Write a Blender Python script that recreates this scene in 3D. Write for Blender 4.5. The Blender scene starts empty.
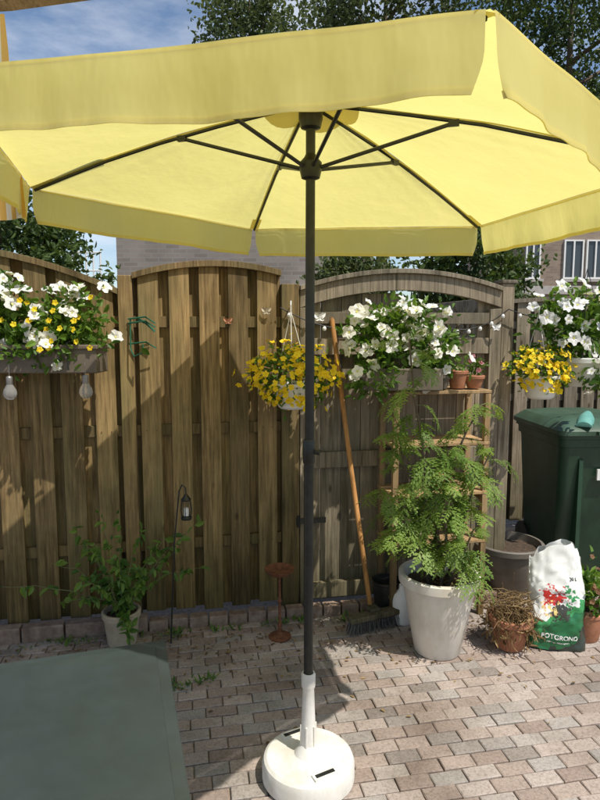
import bpy, math, random
from mathutils import Vector, Matrix, noise
from mathutils.bvhtree import BVHTree
R = random.Random(11)
sc = bpy.context.scene
sc.view_settings.view_transform = 'Standard'
sc.view_settings.look = 'None'
sc.view_settings.exposure = 0
TH = math.atan(0.19)
rad = math.radians

# ------------------------------------------------------------------ mesh builder
class MB:
    def __init__(s):
        s.v = []; s.f = []; s.m = []; s.r = []
    def add(s, vs, fs, mat=0, rnd=None):
        if rnd is None: rnd = R.random()
        o = len(s.v)
        s.v.extend([tuple(p) for p in vs])
        for f in fs:
            s.f.append([i + o for i in f]); s.m.append(mat); s.r.append(rnd)
    def hexa(s, p, mat=0, rnd=None):
        s.add(p, [(0,3,2,1),(4,5,6,7),(0,1,5,4),(1,2,6,5),(2,3,7,6),(3,0,4,7)], mat, rnd)
    def box(s, c, d, mat=0, rnd=None, rot=None):
        x, y, z = d[0]/2, d[1]/2, d[2]/2
        ps = [Vector(q) for q in [(-x,-y,-z),(x,-y,-z),(x,y,-z),(-x,y,-z),(-x,-y,z),(x,-y,z),(x,y,z),(-x,y,z)]]
        if rot is not None: ps = [rot @ q for q in ps]
        c = Vector(c)
        s.hexa([q + c for q in ps], mat, rnd)
    def board(s, s0, s1, t0, t1, z0, zl, zr, mat=0, rnd=None):
        s.hexa([(s0,t0,z0),(s1,t0,z0),(s1,t1,z0),(s0,t1,z0),(s0,t0,zl),(s1,t0,zr),(s1,t1,zr),(s0,t1,zl)], mat, rnd)
    def tube(s, pts, rr, n=8, mat=0, rnd=None):
        pts = [Vector(p) for p in pts]
        if not isinstance(rr, (list, tuple)): rr = [rr]*len(pts)
        vs = []; fs = []
        for i, p in enumerate(pts):
            d = (pts[min(i+1, len(pts)-1)] - pts[max(i-1, 0)])
            if d.length < 1e-9: d = Vector((0,0,1))
            d.normalize()
            a = Vector((1,0,0)) if abs(d.x) < 0.7 else Vector((0,1,0))
            u = d.cross(a).normalized(); w = d.cross(u)
            for k in range(n):
                an = 2*math.pi*k/n
                vs.append(p + (u*math.cos(an) + w*math.sin(an))*rr[i])
        for i in range(len(pts)-1):
            for k in range(n):
                k2 = (k+1) % n
                fs.append((i*n+k, i*n+k2, (i+1)*n+k2, (i+1)*n+k))
        fs.append(tuple(range(n-1,-1,-1))); fs.append(tuple((len(pts)-1)*n+k for k in range(n)))
        s.add(vs, fs, mat, rnd)
    def lathe(s, prof, n=32, c=(0,0,0), mat=0, rnd=None, wob=0):
        vs = []; fs = []
        for i, (r, z) in enumerate(prof):
            for k in range(n):
                a = 2*math.pi*k/n
                q = r*(1 + (wob*noise.noise(Vector((math.cos(a)*2, math.sin(a)*2, z*12))) if wob else 0))
                vs.append((c[0]+q*math.cos(a), c[1]+q*math.sin(a), c[2]+z))
        for i in range(len(prof)-1):
            for k in range(n):
                k2 = (k+1) % n
                fs.append((i*n+k, i*n+k2, (i+1)*n+k2, (i+1)*n+k))
        s.add(vs, fs, mat, rnd)
    def disc(s, c, r, n=24, mat=0, rnd=None, bump=0):
        vs = [(c[0], c[1], c[2]+bump)]
        for j in (0.5, 1.0):
            for k in range(n):
                a = 2*math.pi*k/n
                vs.append((c[0]+r*j*math.cos(a), c[1]+r*j*math.sin(a), c[2]+(R.uniform(-bump,bump) if bump else 0)))
        fs = [(0,1+k,1+(k+1)%n) for k in range(n)]
        fs += [(1+k,1+n+k,1+n+(k+1)%n,1+(k+1)%n) for k in range(n)]
        s.add(vs, fs, mat, rnd)
    def leaf(s, p, d, nrm, L, W, mat=0, rnd=None, curl=0.15):
        p = Vector(p); d = Vector(d).normalized()
        u = d.cross(Vector(nrm))
        if u.length < 1e-4: u = d.cross(Vector((0.3,0.5,0.8)))
        u.normalize(); n = u.cross(d)
        f = W*0.35
        vs = [p, p+d*L*.3-u*W*.5+n*f*.6, p+d*L*.7-u*W*.4+n*(f*.5-curl*L*.4), p+d*L-n*curl*L,
              p+d*L*.7+u*W*.4+n*(f*.5-curl*L*.4), p+d*L*.3+u*W*.5+n*f*.6]
        s.add(vs, [(0,3,2,1),(0,5,4,3)], mat, rnd)
    def flower(s, p, nrm, r, mp, mc, rnd=None, lobes=5):
        n = Vector(nrm).normalized(); p = Vector(p)
        a = Vector((0,0,1)) if abs(n.z) < .8 else Vector((1,0,0))
        u = n.cross(a).normalized(); w = n.cross(u)
        ph = R.uniform(0, 6.28)
        vs = [p - n*r*.35]; N = lobes*3
        for k in range(N):
            q = r*(0.78 if k % 3 == 0 else 1.0)*R.uniform(.94,1.06)
            an = ph + 2*math.pi*k/N
            vs.append(p + (u*math.cos(an)+w*math.sin(an))*q*.45 - n*r*.05)
        for k in range(N):
            q = r*(0.74 if k % 3 == 0 else 1.0)*R.uniform(.92,1.08)
            an = ph + 2*math.pi*k/N
            vs.append(p + (u*math.cos(an)+w*math.sin(an))*q + n*r*R.uniform(-.16,.18))
        fs = [(0,1+k,1+(k+1)%N) for k in range(N)] + [(1+k,1+N+k,1+N+(k+1)%N,1+(k+1)%N) for k in range(N)]
        s.add(vs, fs, mp, rnd)
        vs = [p - n*r*.12 + (u*math.cos(t*1.2566)+w*math.sin(t*1.2566))*r*.16 for t in range(5)]
        s.add(vs, [(0,1,2,3,4)], mc, rnd)
    def obj(s, name, mats, parent=None, loc=(0,0,0), rot=(0,0,0), smooth=True, bevel=0, ang=35):
        me = bpy.data.meshes.new(name)
        me.from_pydata(s.v, [], s.f)
        if not isinstance(mats, (list, tuple)): mats = [mats]
        for m in mats: me.materials.append(m)
        me.polygons.foreach_set('material_index', s.m)
        at = me.attributes.new('rnd', 'FLOAT', 'FACE')
        at.data.foreach_set('value', s.r)
        if smooth:
            me.polygons.foreach_set('use_smooth', [True]*len(s.f))
            me.set_sharp_from_angle(angle=rad(ang))
        me.update()
        o = bpy.data.objects.new(name, me)
        sc.collection.objects.link(o)
        o.location = loc; o.rotation_euler = rot
        if parent: o.parent = parent
        if bevel:
            b = o.modifiers.new('b', 'BEVEL'); b.width = bevel; b.segments = 2; b.limit_method = 'ANGLE'
        return o

def empty(name, loc=(0,0,0), rz=0):
    e = bpy.data.objects.new(name, None); sc.collection.objects.link(e)
    e.location = loc; e.rotation_euler = (0,0,rz); e.empty_display_size = .1
    return e

# ------------------------------------------------------------------ materials
def newmat(name):
    m = bpy.data.materials.new(name); m.use_nodes = True
    nt = m.node_tree; nt.nodes.clear()
    out = nt.nodes.new('ShaderNodeOutputMaterial')
    return m, nt, out
def N(nt, t, **k):
    n = nt.nodes.new(t)
    for a, b in k.items(): setattr(n, a, b)
    return n
def ramp(nt, src, stops):
    r = N(nt, 'ShaderNodeValToRGB')
    e = r.color_ramp.elements
    while len(e) < len(stops): e.new(0.5)
    for i, (p, c) in enumerate(stops):
        e[i].position = p; e[i].color = (*c, 1)
    nt.links.new(src, r.inputs[0]); return r.outputs[0]
def coords(nt, scale=(1,1,1), off=10.0):
    tc = N(nt, 'ShaderNodeTexCoord'); at = N(nt, 'ShaderNodeAttribute', attribute_name='rnd')
    mp = N(nt, 'ShaderNodeVectorMath', operation='MULTIPLY'); mp.inputs[1].default_value = scale
    nt.links.new(tc.outputs['Object'], mp.inputs[0])
    sc_ = N(nt, 'ShaderNodeMath', operation='MULTIPLY'); sc_.inputs[1].default_value = off
    nt.links.new(at.outputs['Fac'], sc_.inputs[0])
    ad = N(nt, 'ShaderNodeVectorMath', operation='ADD')
    nt.links.new(mp.outputs[0], ad.inputs[0]); nt.links.new(sc_.outputs[0], ad.inputs[1])
    return ad.outputs[0], at.outputs['Fac'], tc
def noi(nt, vec, scale, detail=4, rough=.6):
    n = N(nt, 'ShaderNodeTexNoise'); n.inputs['Scale'].default_value = scale
    n.inputs['Detail'].default_value = detail; n.inputs['Roughness'].default_value = rough
    nt.links.new(vec, n.inputs['Vector']); return n.outputs['Fac']
def mixc(nt, fac, a, b, mode='MIX'):
    m = N(nt, 'ShaderNodeMix', data_type='RGBA', blend_type=mode)
    for sock, v in ((m.inputs[0], fac), (m.inputs[6], a), (m.inputs[7], b)):
        if isinstance(v, bpy.types.NodeSocket): nt.links.new(v, sock)
        elif isinstance(v, (int, float)): sock.default_value = v
        else: sock.default_value = (*v, 1)
    return m.outputs[2]
def bump(nt, h, strength, dist=.01):
    b = N(nt, 'ShaderNodeBump'); b.inputs['Strength'].default_value = strength; b.inputs['Distance'].default_value = dist
    nt.links.new(h, b.inputs['Height']); return b.outputs[0]
def princ(nt, out, col, rough=.6, nrm=None, metal=0, spec=.5):
    p = N(nt, 'ShaderNodeBsdfPrincipled')
    if isinstance(col, bpy.types.NodeSocket): nt.links.new(col, p.inputs['Base Color'])
    else: p.inputs['Base Color'].default_value = (*col, 1)
    p.inputs['Roughness'].default_value = rough; p.inputs['Metallic'].default_value = metal
    p.inputs['Specular IOR Level'].default_value = spec
    if nrm is not None: nt.links.new(nrm, p.inputs['Normal'])
    nt.links.new(p.outputs[0], out.inputs[0]); return p
def pmat(name, c1, c2, scale=20, rough=.6, bmp=.2, metal=0, stretch=(1,1,1), spec=.5, lo=.3, hi=.7, dirt=0):
    m, nt, out = newmat(name)
    v, r, tc = coords(nt, stretch)
    f = noi(nt, v, scale)
    col = ramp(nt, f, [(lo, c1), (hi, c2)])
    if dirt:
        vs_, _, _ = coords(nt, (1,1,.3), 4)
        dn = noi(nt, vs_, 9, 6, .7)
        k = 1-dirt
        col = mixc(nt, 1.0, col, ramp(nt, dn, [(.35, (k,k*.96,k*.88)), (.6, (1,1,1))]), 'MULTIPLY')
    princ(nt, out, col, rough, bump(nt, f, bmp) if bmp else None, metal, spec)
    return m
def wood(name, dark, light, stain, stainamt=.6, gscale=1.0, rough=.8, knots=True):
    m, nt, out = newmat(name)
    v, r, tc = coords(nt, (1,1,.05), 13)
    g = noi(nt, v, 75*gscale, 7, .7)
    col = ramp(nt, g, [(.3, dark), (.66, light)])
    v2, _, _ = coords(nt, (1,1,.22), 3)
    b = noi(nt, v2, 5, 4)
    sf = ramp(nt, b, [(.42, (0,0,0)), (.7, (stainamt,)*3)])
    col = mixc(nt, sf, col, stain)
    b2 = noi(nt, tc.outputs['Object'], 2.3, 5, .65)
    col = mixc(nt, 1.0, col, ramp(nt, b2, [(.3, (.66,.68,.66)), (.5, (1,1,1)), (.72, (1.25,1.22,1.2))]), 'MULTIPLY')
    # dark water streaks
    v3, _, _ = coords(nt, (1,1,.10), 9)
    b3 = noi(nt, v3, 26, 3, .5)
    col = mixc(nt, 1.0, col, ramp(nt, b3, [(.30, (.55,.55,.52)), (.48, (1,1,1))]), 'MULTIPLY')
    tone = ramp(nt, r, [(0, (.60,.60,.58)), (.5,(.95,.94,.9)), (1, (1.25,1.2,1.12))])
    col = mixc(nt, 1.0, col, tone, 'MULTIPLY')
    if knots:
        vk, _, _ = coords(nt, (1,1,.45), 7)
        vo = N(nt, 'ShaderNodeTexVoronoi'); vo.inputs['Scale'].default_value = 6.5; nt.links.new(vk, vo.inputs['Vector'])
        kk = ramp(nt, vo.outputs['Distance'], [(.03, (.35,.3,.25)), (.09, (1,1,1))])
        col = mixc(nt, 1.0, col, kk, 'MULTIPLY')
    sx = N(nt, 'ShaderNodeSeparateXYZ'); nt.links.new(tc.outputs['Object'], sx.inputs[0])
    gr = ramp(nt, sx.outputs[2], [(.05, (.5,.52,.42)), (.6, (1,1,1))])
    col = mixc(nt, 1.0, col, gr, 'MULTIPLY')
    princ(nt, out, col, rough, bump(nt, g, .6, .004), 0, .25)
    return m
def leafmat(name, c1, c2, trans=.35, rough=.5):
    m, nt, out = newmat(name)
    v, r, tc = coords(nt)
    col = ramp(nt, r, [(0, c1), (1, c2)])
    p = N(nt, 'ShaderNodeBsdfPrincipled'); nt.links.new(col, p.inputs['Base Color']); p.inputs['Roughness'].default_value = rough
    p.inputs['Specular IOR Level'].default_value = .35
    t = N(nt, 'ShaderNodeBsdfTranslucent')
    tcx = mixc(nt, 1.0, col, (1.3,1.25,.6), 'MULTIPLY'); nt.links.new(tcx, t.inputs[0])
    mx = N(nt, 'ShaderNodeMixShader'); mx.inputs[0].default_value = trans
    nt.links.new(p.outputs[0], mx.inputs[1]); nt.links.new(t.outputs[0], mx.inputs[2]); nt.links.new(mx.outputs[0], out.inputs[0])
    return m
def fabric(name, c, ct, trans):
    m, nt, out = newmat(name)
    v, r, tc = coords(nt)
    f = noi(nt, v, 3, 3)
    vs_, _, _ = coords(nt, (1,1,.4), 5)
    f2 = noi(nt, vs_, 11, 3)
    tone = ramp(nt, f, [(.3, (.93,.93,.9)), (.7, (1,1,1))])
    cc = mixc(nt, 1.0, c, tone, 'MULTIPLY'); ct_ = mixc(nt, 1.0, ct, tone, 'MULTIPLY')
    nb = bump(nt, f2, .6, .012)
    d = N(nt, 'ShaderNodeBsdfDiffuse'); t = N(nt, 'ShaderNodeBsdfTranslucent')
    nt.links.new(cc, d.inputs[0]); nt.links.new(ct_, t.inputs[0])
    nt.links.new(nb, d.inputs['Normal']); nt.links.new(nb, t.inputs['Normal'])
    mx = N(nt, 'ShaderNodeMixShader'); mx.inputs[0].default_value = trans
    nt.links.new(d.outputs[0], mx.inputs[1]); nt.links.new(t.outputs[0], mx.inputs[2]); nt.links.new(mx.outputs[0], out.inputs[0])
    return m
def brickmat(name, c1, c2, mortar, bw=.21, bh=.065):
    m, nt, out = newmat(name)
    tc = N(nt, 'ShaderNodeTexCoord'); sx = N(nt, 'ShaderNodeSeparateXYZ'); nt.links.new(tc.outputs['Object'], sx.inputs[0])
    ad = N(nt, 'ShaderNodeMath', operation='ADD'); nt.links.new(sx.outputs[0], ad.inputs[0]); nt.links.new(sx.outputs[1], ad.inputs[1])
    cb = N(nt, 'ShaderNodeCombineXYZ'); nt.links.new(ad.outputs[0], cb.inputs[0]); nt.links.new(sx.outputs[2], cb.inputs[1])
    b = N(nt, 'ShaderNodeTexBrick'); nt.links.new(cb.outputs[0], b.inputs[0])
    b.inputs['Color1'].default_value = (*c1,1); b.inputs['Color2'].default_value = (*c2,1); b.inputs['Mortar'].default_value = (*mortar,1)
    b.inputs['Scale'].default_value = 1; b.inputs['Mortar Size'].default_value = .008; b.inputs['Brick Width'].default_value = bw; b.inputs['Row Height'].default_value = bh
    f = noi(nt, tc.outputs['Object'], 1.3, 5)
    tone = ramp(nt, f, [(.3, (.75,.75,.75)), (.7, (1.1,1.1,1.1))])
    princ(nt, out, mixc(nt, 1.0, b.outputs[0], tone, 'MULTIPLY'), .85)
    return m

M_fence = wood('fence_wood', (.095,.060,.026), (.35,.245,.115), (.15,.14,.062), .6)
M_grey = wood('weathered_wood', (.11,.09,.062), (.33,.28,.21), (.15,.13,.085), .5)
M_shelf = wood('shelf_wood', (.28,.18,.09), (.48,.33,.18), (.3,.2,.11), .3)
M_broomwood = wood('broom_wood', (.38,.18,.06), (.56,.30,.12), (.4,.2,.07), .2, knots=False)
M_canopy = fabric('canopy_fabric', (.89,.82,.36), (.92,.82,.27), .57)
M_hem = fabric('hem_fabric', (.84,.75,.30), (.80,.67,.20), .38)
M_metal = pmat('dark_metal', (.018,.02,.018), (.035,.036,.032), 30, .4, .05, .3)
M_whitepl = pmat('white_plastic', (.72,.71,.67), (.8,.79,.76), 12, .45, .05)
M_whiteconc = pmat('cream_plastic', (.70,.68,.62), (.80,.78,.73), 18, .5, .15, dirt=.14)
M_pot = pmat('cream_pot', (.68,.63,.54), (.78,.73,.64), 8, .55, .08, dirt=.18)
M_terra = pmat('terracotta', (.36,.14,.07), (.48,.22,.12), 25, .8, .2, dirt=.3)
M_brownpot = pmat('brown_plastic', (.11,.085,.06), (.16,.13,.10), 14, .55, .08)
M_greypot = pmat('grey_brown_plastic', (.13,.115,.095), (.19,.17,.145), 14, .6, .08, dirt=.2)
M_beige = pmat('beige_pot', (.42,.35,.25), (.52,.45,.34), 18, .7, .1, dirt=.25)
M_soil = pmat('soil', (.03,.02,.012), (.10,.065,.04), 60, .95, .8)
M_rust = pmat('rusty_iron', (.10,.04,.02), (.25,.10,.045), 60, .85, .4, .3)
M_bin = pmat('green_bin_plastic', (.014,.048,.026), (.024,.070,.038), 5, .42, .04, dirt=.3)
M_lid = pmat('bin_lid_plastic', (.035,.080,.048), (.060,.115,.072), 5, .45, .04, dirt=.25)
M_teal = pmat('teal_plastic', (.10,.30,.25), (.16,.38,.32), 20, .5, .05)
M_table = pmat('table_top', (.030,.042,.041), (.042,.055,.053), 5, .42, .03, spec=.5, dirt=.12)
M_bark = pmat('bark', (.06,.045,.03), (.16,.12,.08), 25, .9, .5, stretch=(1,1,.3))
M_stem = pmat('green_stem', (.10,.12,.04), (.20,.20,.08), 25, .7, .1)
M_leafA = leafmat('petunia_leaf', (.06,.14,.015), (.20,.32,.055), .38)
M_leafB = leafmat('feathery_leaf', (.09,.17,.025), (.28,.40,.09), .42)
M_leafV = leafmat('vine_leaf', (.05,.13,.02), (.20,.31,.06), .38)
M_tree = leafmat('tree_leaf', (.016,.04,.010), (.11,.16,.038), .32)
M_tree2 = leafmat('pale_tree_leaf', (.035,.06,.02), (.16,.20,.075), .32)
M_dry = leafmat('dry_leaf', (.12,.07,.03), (.35,.24,.11), .15, .9)
M_white = leafmat('white_petal', (.74,.73,.70), (.86,.85,.83), .25)
M_yel = leafmat('yellow_petal', (.78,.54,.01), (.90,.72,.03), .3)
M_throat = leafmat('petal_throat', (.45,.45,.08), (.6,.55,.1), .1)
M_bristle = pmat('bristle', (.07,.065,.06), (.19,.18,.17), 60, .9, .3)
M_bulbcap = pmat('grey_cap', (.25,.25,.25), (.35,.35,.35), 30, .4, .05, .6)
M_kerb = pmat('kerb_brick', (.20,.13,.10), (.34,.26,.20), 30, .9, .4, dirt=.4)
M_glasswin, nt, out = newmat('window_glass'); princ(nt, out, (.05,.06,.07), .08)
M_glass, nt, out = newmat('bulb_glass'); pp = princ(nt, out, (.85,.85,.85), .08); pp.inputs['Transmission Weight'].default_value = .8; pp.inputs['IOR'].default_value = 1.2
M_house1 = brickmat('grey_brown_brick', (.20,.165,.14), (.28,.235,.20), (.26,.24,.21))
M_house2 = brickmat('beige_brick', (.22,.16,.115), (.30,.23,.165), (.26,.21,.17))
M_concr = pmat('concrete_trim', (.35,.32,.29), (.45,.42,.38), 6, .9, .1)
M_roof = pmat('roof_tile', (.10,.07,.06), (.17,.12,.10), 15, .8, .3)

M_stripe, nt, out = newmat('striped_fabric')
tc = N(nt, 'ShaderNodeTexCoord'); sx = N(nt, 'ShaderNodeSeparateXYZ'); nt.links.new(tc.outputs['Object'], sx.inputs[0])
mm = N(nt, 'ShaderNodeMath', operation='MULTIPLY'); mm.inputs[1].default_value = 22; nt.links.new(sx.outputs[0], mm.inputs[0])
fr = N(nt, 'ShaderNodeMath', operation='FRACT'); nt.links.new(mm.outputs[0], fr.inputs[0])
c = ramp(nt, fr.outputs[0], [(.0, (.78,.72,.55)), (.45, (.78,.72,.55)), (.5, (.72,.45,.12)), (.95, (.70,.42,.10))])
d = N(nt, 'ShaderNodeBsdfDiffuse'); t = N(nt, 'ShaderNodeBsdfTranslucent'); mx = N(nt, 'ShaderNodeMixShader'); mx.inputs[0].default_value = .45
nt.links.new(c, d.inputs[0]); nt.links.new(c, t.inputs[0]); nt.links.new(d.outputs[0], mx.inputs[1]); nt.links.new(t.outputs[0], mx.inputs[2]); nt.links.new(mx.outputs[0], out.inputs[0])

M_pave, nt, out = newmat('paving_brick')
v, r, tc = coords(nt, (1,1,1), 20)
f = noi(nt, v, 100, 6, .75)
col = ramp(nt, r, [(0, (.31,.24,.20)), (.3, (.40,.32,.27)), (.6, (.46,.385,.335)), (.85, (.38,.345,.31)), (1, (.27,.23,.20))])
sp = ramp(nt, f, [(.3, (.56,.54,.52)), (.52, (1,1,1)), (.8, (1.25,1.23,1.2))])
col = mixc(nt, 1.0, col, sp, 'MULTIPLY')
big = noi(nt, tc.outputs['Object'], 1.7, 7, .65)
st = ramp(nt, big, [(.36, (.60,.585,.55)), (.58, (1,1,1))])
col = mixc(nt, 1.0, col, st, 'MULTIPLY')
princ(nt, out, col, .85, bump(nt, f, .6, .004), 0, .3)
M_sand = pmat('joint_sand', (.13,.105,.08), (.26,.215,.17), 50, .95, .4)

M_bag, nt, out = newmat('bag_print')
tc = N(nt, 'ShaderNodeTexCoord'); sx = N(nt, 'ShaderNodeSeparateXYZ'); nt.links.new(tc.outputs['Object'], sx.inputs[0])
nf = noi(nt, tc.outputs['Object'], 11, 3)
ad = N(nt, 'ShaderNodeMath', operation='MULTIPLY_ADD'); nt.links.new(nf, ad.inputs[0]); ad.inputs[1].default_value = .20; nt.links.new(sx.outputs[2], ad.inputs[2])
a4 = N(nt, 'ShaderNodeMath', operation='MULTIPLY_ADD'); nt.links.new(sx.outputs[0], a4.inputs[0]); a4.inputs[1].default_value = -.6; nt.links.new(ad.outputs[0], a4.inputs[2])
base = ramp(nt, a4.outputs[0], [(.0, (.03,.04,.03)), (.12, (.02,.14,.05)), (.24, (.05,.27,.09)), (.285, (.78,.78,.74)), (1, (.82,.81,.78))])
base.node.color_ramp.interpolation = 'CONSTANT'
def blob(base, c, size, colr, ns=35, na=.12):
    vd = N(nt, 'ShaderNodeVectorMath', operation='DISTANCE'); nt.links.new(tc.outputs['Object'], vd.inputs[0]); vd.inputs[1].default_value = c
    a2 = N(nt, 'ShaderNodeMath', operation='MULTIPLY_ADD'); nt.links.new(noi(nt, tc.outputs['Object'], ns, 2), a2.inputs[0]); a2.inputs[1].default_value = na; nt.links.new(vd.outputs['Value'], a2.inputs[2])
    rf = ramp(nt, a2.outputs[0], [(size, (1,1,1)), (size+.004, (0,0,0))])
    return mixc(nt, rf, base, colr)
base = blob(base, (-.03,-.09,.255), .128, (.55,.03,.02))
base = blob(base, (.0,-.09,.20), .112, (.05,.05,.04), 50)
base = blob(base, (.045,-.09,.27), .108, (.04,.25,.08), 45)
base = blob(base, (-.05,-.09,.21), .105, (.75,.55,.2), 60)
princ(nt, out, base, .35)

# ------------------------------------------------------------------ world + sun
EL = rad(60); tosun = Vector((.74*math.cos(EL), -.67*math.cos(EL), math.sin(EL))).normalized()
w = bpy.data.worlds.new('World'); sc.world = w; w.use_nodes = True
nt = w.node_tree; bg = nt.nodes['Background']
sk = N(nt, 'ShaderNodeTexSky', sky_type='NISHITA'); sk.sun_disc = False; sk.sun_elevation = EL
sk.sun_rotation = math.atan2(tosun.x, tosun.y); sk.air_density = 1.0; sk.dust_density = .5; sk.ozone_density = 2.0
tc = N(nt, 'ShaderNodeTexCoord'); mp = N(nt, 'ShaderNodeMapping'); mp.inputs['Scale'].default_value = (1.2,1,3.5); mp.inputs['Rotation'].default_value = (0,.5,0)
nt.links.new(tc.outputs['Generated'], mp.inputs[0])
cf = noi(nt, mp.outputs[0], 2.6, 8, .6)
cr = ramp(nt, cf, [(.46, (0,0,0)), (.78, (.65,.65,.65))])
nt.links.new(mixc(nt, cr, sk.outputs[0], (8,8.2,8.5)), bg.inputs[0])
bg.inputs[1].default_value = .135
sun = bpy.data.lights.new('sun', 'SUN'); sun.energy = 5.0; sun.angle = rad(.5); sun.color = (1,.95,.87)
so = bpy.data.objects.new('sun', sun); sc.collection.objects.link(so); so.location = (4,-4,8)
so.rotation_euler = (-tosun).to_track_quat('-Z', 'Y').to_euler()

# ------------------------------------------------------------------ camera
cd = bpy.data.cameras.new('camera'); co = bpy.data.objects.new('camera', cd); sc.collection.objects.link(co)
cd.sensor_fit = 'VERTICAL'; cd.sensor_height = 36; cd.lens = 27.05; cd.clip_end = 600; cd.clip_start = .02
co.location = (0,0,1.5); co.rotation_euler = (rad(83.5), 0, 0); sc.camera = co

# ------------------------------------------------------------------ ground + paving
mb = MB(); mb.add([(-150,-150,-.010),(150,-150,-.010),(150,150,-.010),(-150,150,-.010)], [(0,1,2,3)])
mb.obj('ground', M_sand, smooth=False)
mb = MB(); bl, bw = .122, .063; g = .004
ct, st_ = math.cos(TH), math.sin(TH)
row = 0; t = -3.2
while t < 1.9:
    s_ = -3.4 + (bl/2 if row % 2 else 0) + R.uniform(-.006,.006)
    while s_ < 3.4:
        if t + bw < -.02 or (s_ > 1.22 and t < 1.6):
            cx, cy = s_ + bl/2, t + bw/2
            X0 = cx*ct - cy*st_; Y0 = 3.15 + cx*st_ + cy*ct
            if Y0 > .5 and abs(X0) < 2.9:
                hx, hy = bl/2 - g/2, bw/2 - g/2
                dz = R.uniform(-.002,.002)+.005*noise.noise(Vector((X0*1.5,Y0*1.5,0))); tx = R.uniform(-.012,.012); ty = R.uniform(-.018,.018); ja = R.uniform(-.02,.02)
                ox, oy = R.uniform(-.0012,.0012), R.uniform(-.001,.001)
                vs = []
                for (k, z) in ((0, -.015), (0, -.003), (.0035, 0)):
                    for (a, b) in ((-1,-1),(1,-1),(1,1),(-1,1)):
                        px, py = a*(hx-k), b*(hy-k)
                        if k: px += R.uniform(-.0014,.0014); py += R.uniform(-.0014,.0014)
                        qx, qy = px - ja*py + ox, py + ja*px + oy
                        zz = z + dz + tx*px + ty*py
                        sx_, sy_ = cx+qx, cy+qy
                        vs.append((sx_*ct - sy_*st_, 3.15 + sx_*st_ + sy_*ct, zz))
                fs = [(8,9,10,11)]
                for L in (0,4):
                    for k in range(4): fs.append((L+k, L+(k+1)%4, L+4+(k+1)%4, L+4+k))
                mb.add(vs, fs)
        s_ += bl
    t += bw; row += 1
mb.obj('brick_paving', M_pave, smooth=False)

# ------------------------------------------------------------------ fence
fence = empty('wooden_fence', (0,3.15,0), TH)
def arc(s0, s1, z0, z1, za):
    def f(s):
        a = (s-s0)/(s1-s0); return z0*(1-a)+z1*a + (za-(z0+z1)/2)*4*a*(1-a)
    return f
def panel(mb, s0, s1, zf, rails=(.38,.98,1.52), pitch=.150, bw=.098, zb=.05):
    n = max(1, round((s1-s0)/pitch)); p = (s1-s0)/n
    for i in range(n):
        a = s0 + i*p + (p-bw)/2 + R.uniform(-.004,.004)
        mb.board(a, a+bw, -.040+R.uniform(-.003,.003), -.021, zb+R.uniform(0,.015), zf(a)-.012, zf(a+bw)-.012)
        for z in rails:
            for dx in (.025, bw-.025): mb.tube([(a+dx,-.0425,z+.028),(a+dx,-.036,z+.028)], .0028, 6, 1)
    for i in range(n+1):
        a = max(s0, s0 + i*p - bw/2); b = min(s1, s0 + i*p + bw/2)
        mb.board(a, b, .004, .022, zb+R.uniform(0,.015), zf(a)-.012, zf(b)-.012)
    for z in rails:
        mb.board(s0, s1, -.0200, .003, z, z+.055, z+.055)
    K = 20
    for i in range(K):
        a = s0+(s1-s0)*i/K; b = s0+(s1-s0)*(i+1)/K
        mb.hexa([(a,-.058,zf(a)-.022),(b,-.058,zf(b)-.022),(b,.035,zf(b)-.022),(a,.035,zf(a)-.022),
                 (a,-.058,zf(a)+.008),(b,-.058,zf(b)+.008),(b,.035,zf(b)+.008),(a,.035,zf(a)+.008)], 0, .35)
FM = [M_fence, M_rust]
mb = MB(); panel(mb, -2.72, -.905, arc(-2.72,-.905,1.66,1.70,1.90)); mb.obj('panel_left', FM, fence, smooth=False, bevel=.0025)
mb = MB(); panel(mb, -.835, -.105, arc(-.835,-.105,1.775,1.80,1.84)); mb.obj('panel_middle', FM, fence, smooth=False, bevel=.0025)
mb = MB()
for s_, h, hw in ((-.87,1.77,.034),(-.058,1.74,.046),(-2.78,1.8,.034)):
    mb.board(s_-hw, s_+hw, -.05, .02, 0, h, h)
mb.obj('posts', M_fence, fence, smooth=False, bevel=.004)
mb = MB(); mb.box((1.155,0,.88),(.07,.075,1.76)); mb.box((1.20,.6,.85),(.03,1.15,1.7)); mb.box((1.155,0,1.77),(.09,.095,.02)); mb.obj('gate_post', M_grey, fence, smooth=False, bevel=.004)

gate = empty('garden_gate', (0,3.15,0), TH)
mb = MB(); zf = arc(-.008,1.11,1.72,1.73,1.815)
K = 24
for (dz0, dz1, t0, t1, rn) in ((-.10,-.012,-.045,-.012,.8),(-.012,.012,-.062,.02,.55)):
    for i in range(K):
        a = -.008+1.118*i/K; b = -.008+1.118*(i+1)/K
        mb.hexa([(a,t0,zf(a)+dz0),(b,t0,zf(b)+dz0),(b,t1,zf(b)+dz0),(a,t1,zf(a)+dz0),(a,t0,zf(a)+dz1),(b,t0,zf(b)+dz1),(b,t1,zf(b)+dz1),(a,t1,zf(a)+dz1)], 0, rn)
mb.board(-.008,.055,-.048,-.01,.03,1.62,1.625); mb.board(1.045,1.112,-.048,-.01,.03,1.62,1.625)
for z in (.06,.78,1.38): mb.board(.057,1.043,-.044,-.014,z,z+.085,z+.085)
mb.board(.057,1.043,-.043,-.014,1.54,1.60,1.60)
a = .0
while a < 1.1:
    top = 1.42 if .5 < a < .98 else 1.70
    mb.board(a+.002, a+.108, -.008, .010, .04, top, top); a += .11
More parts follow.
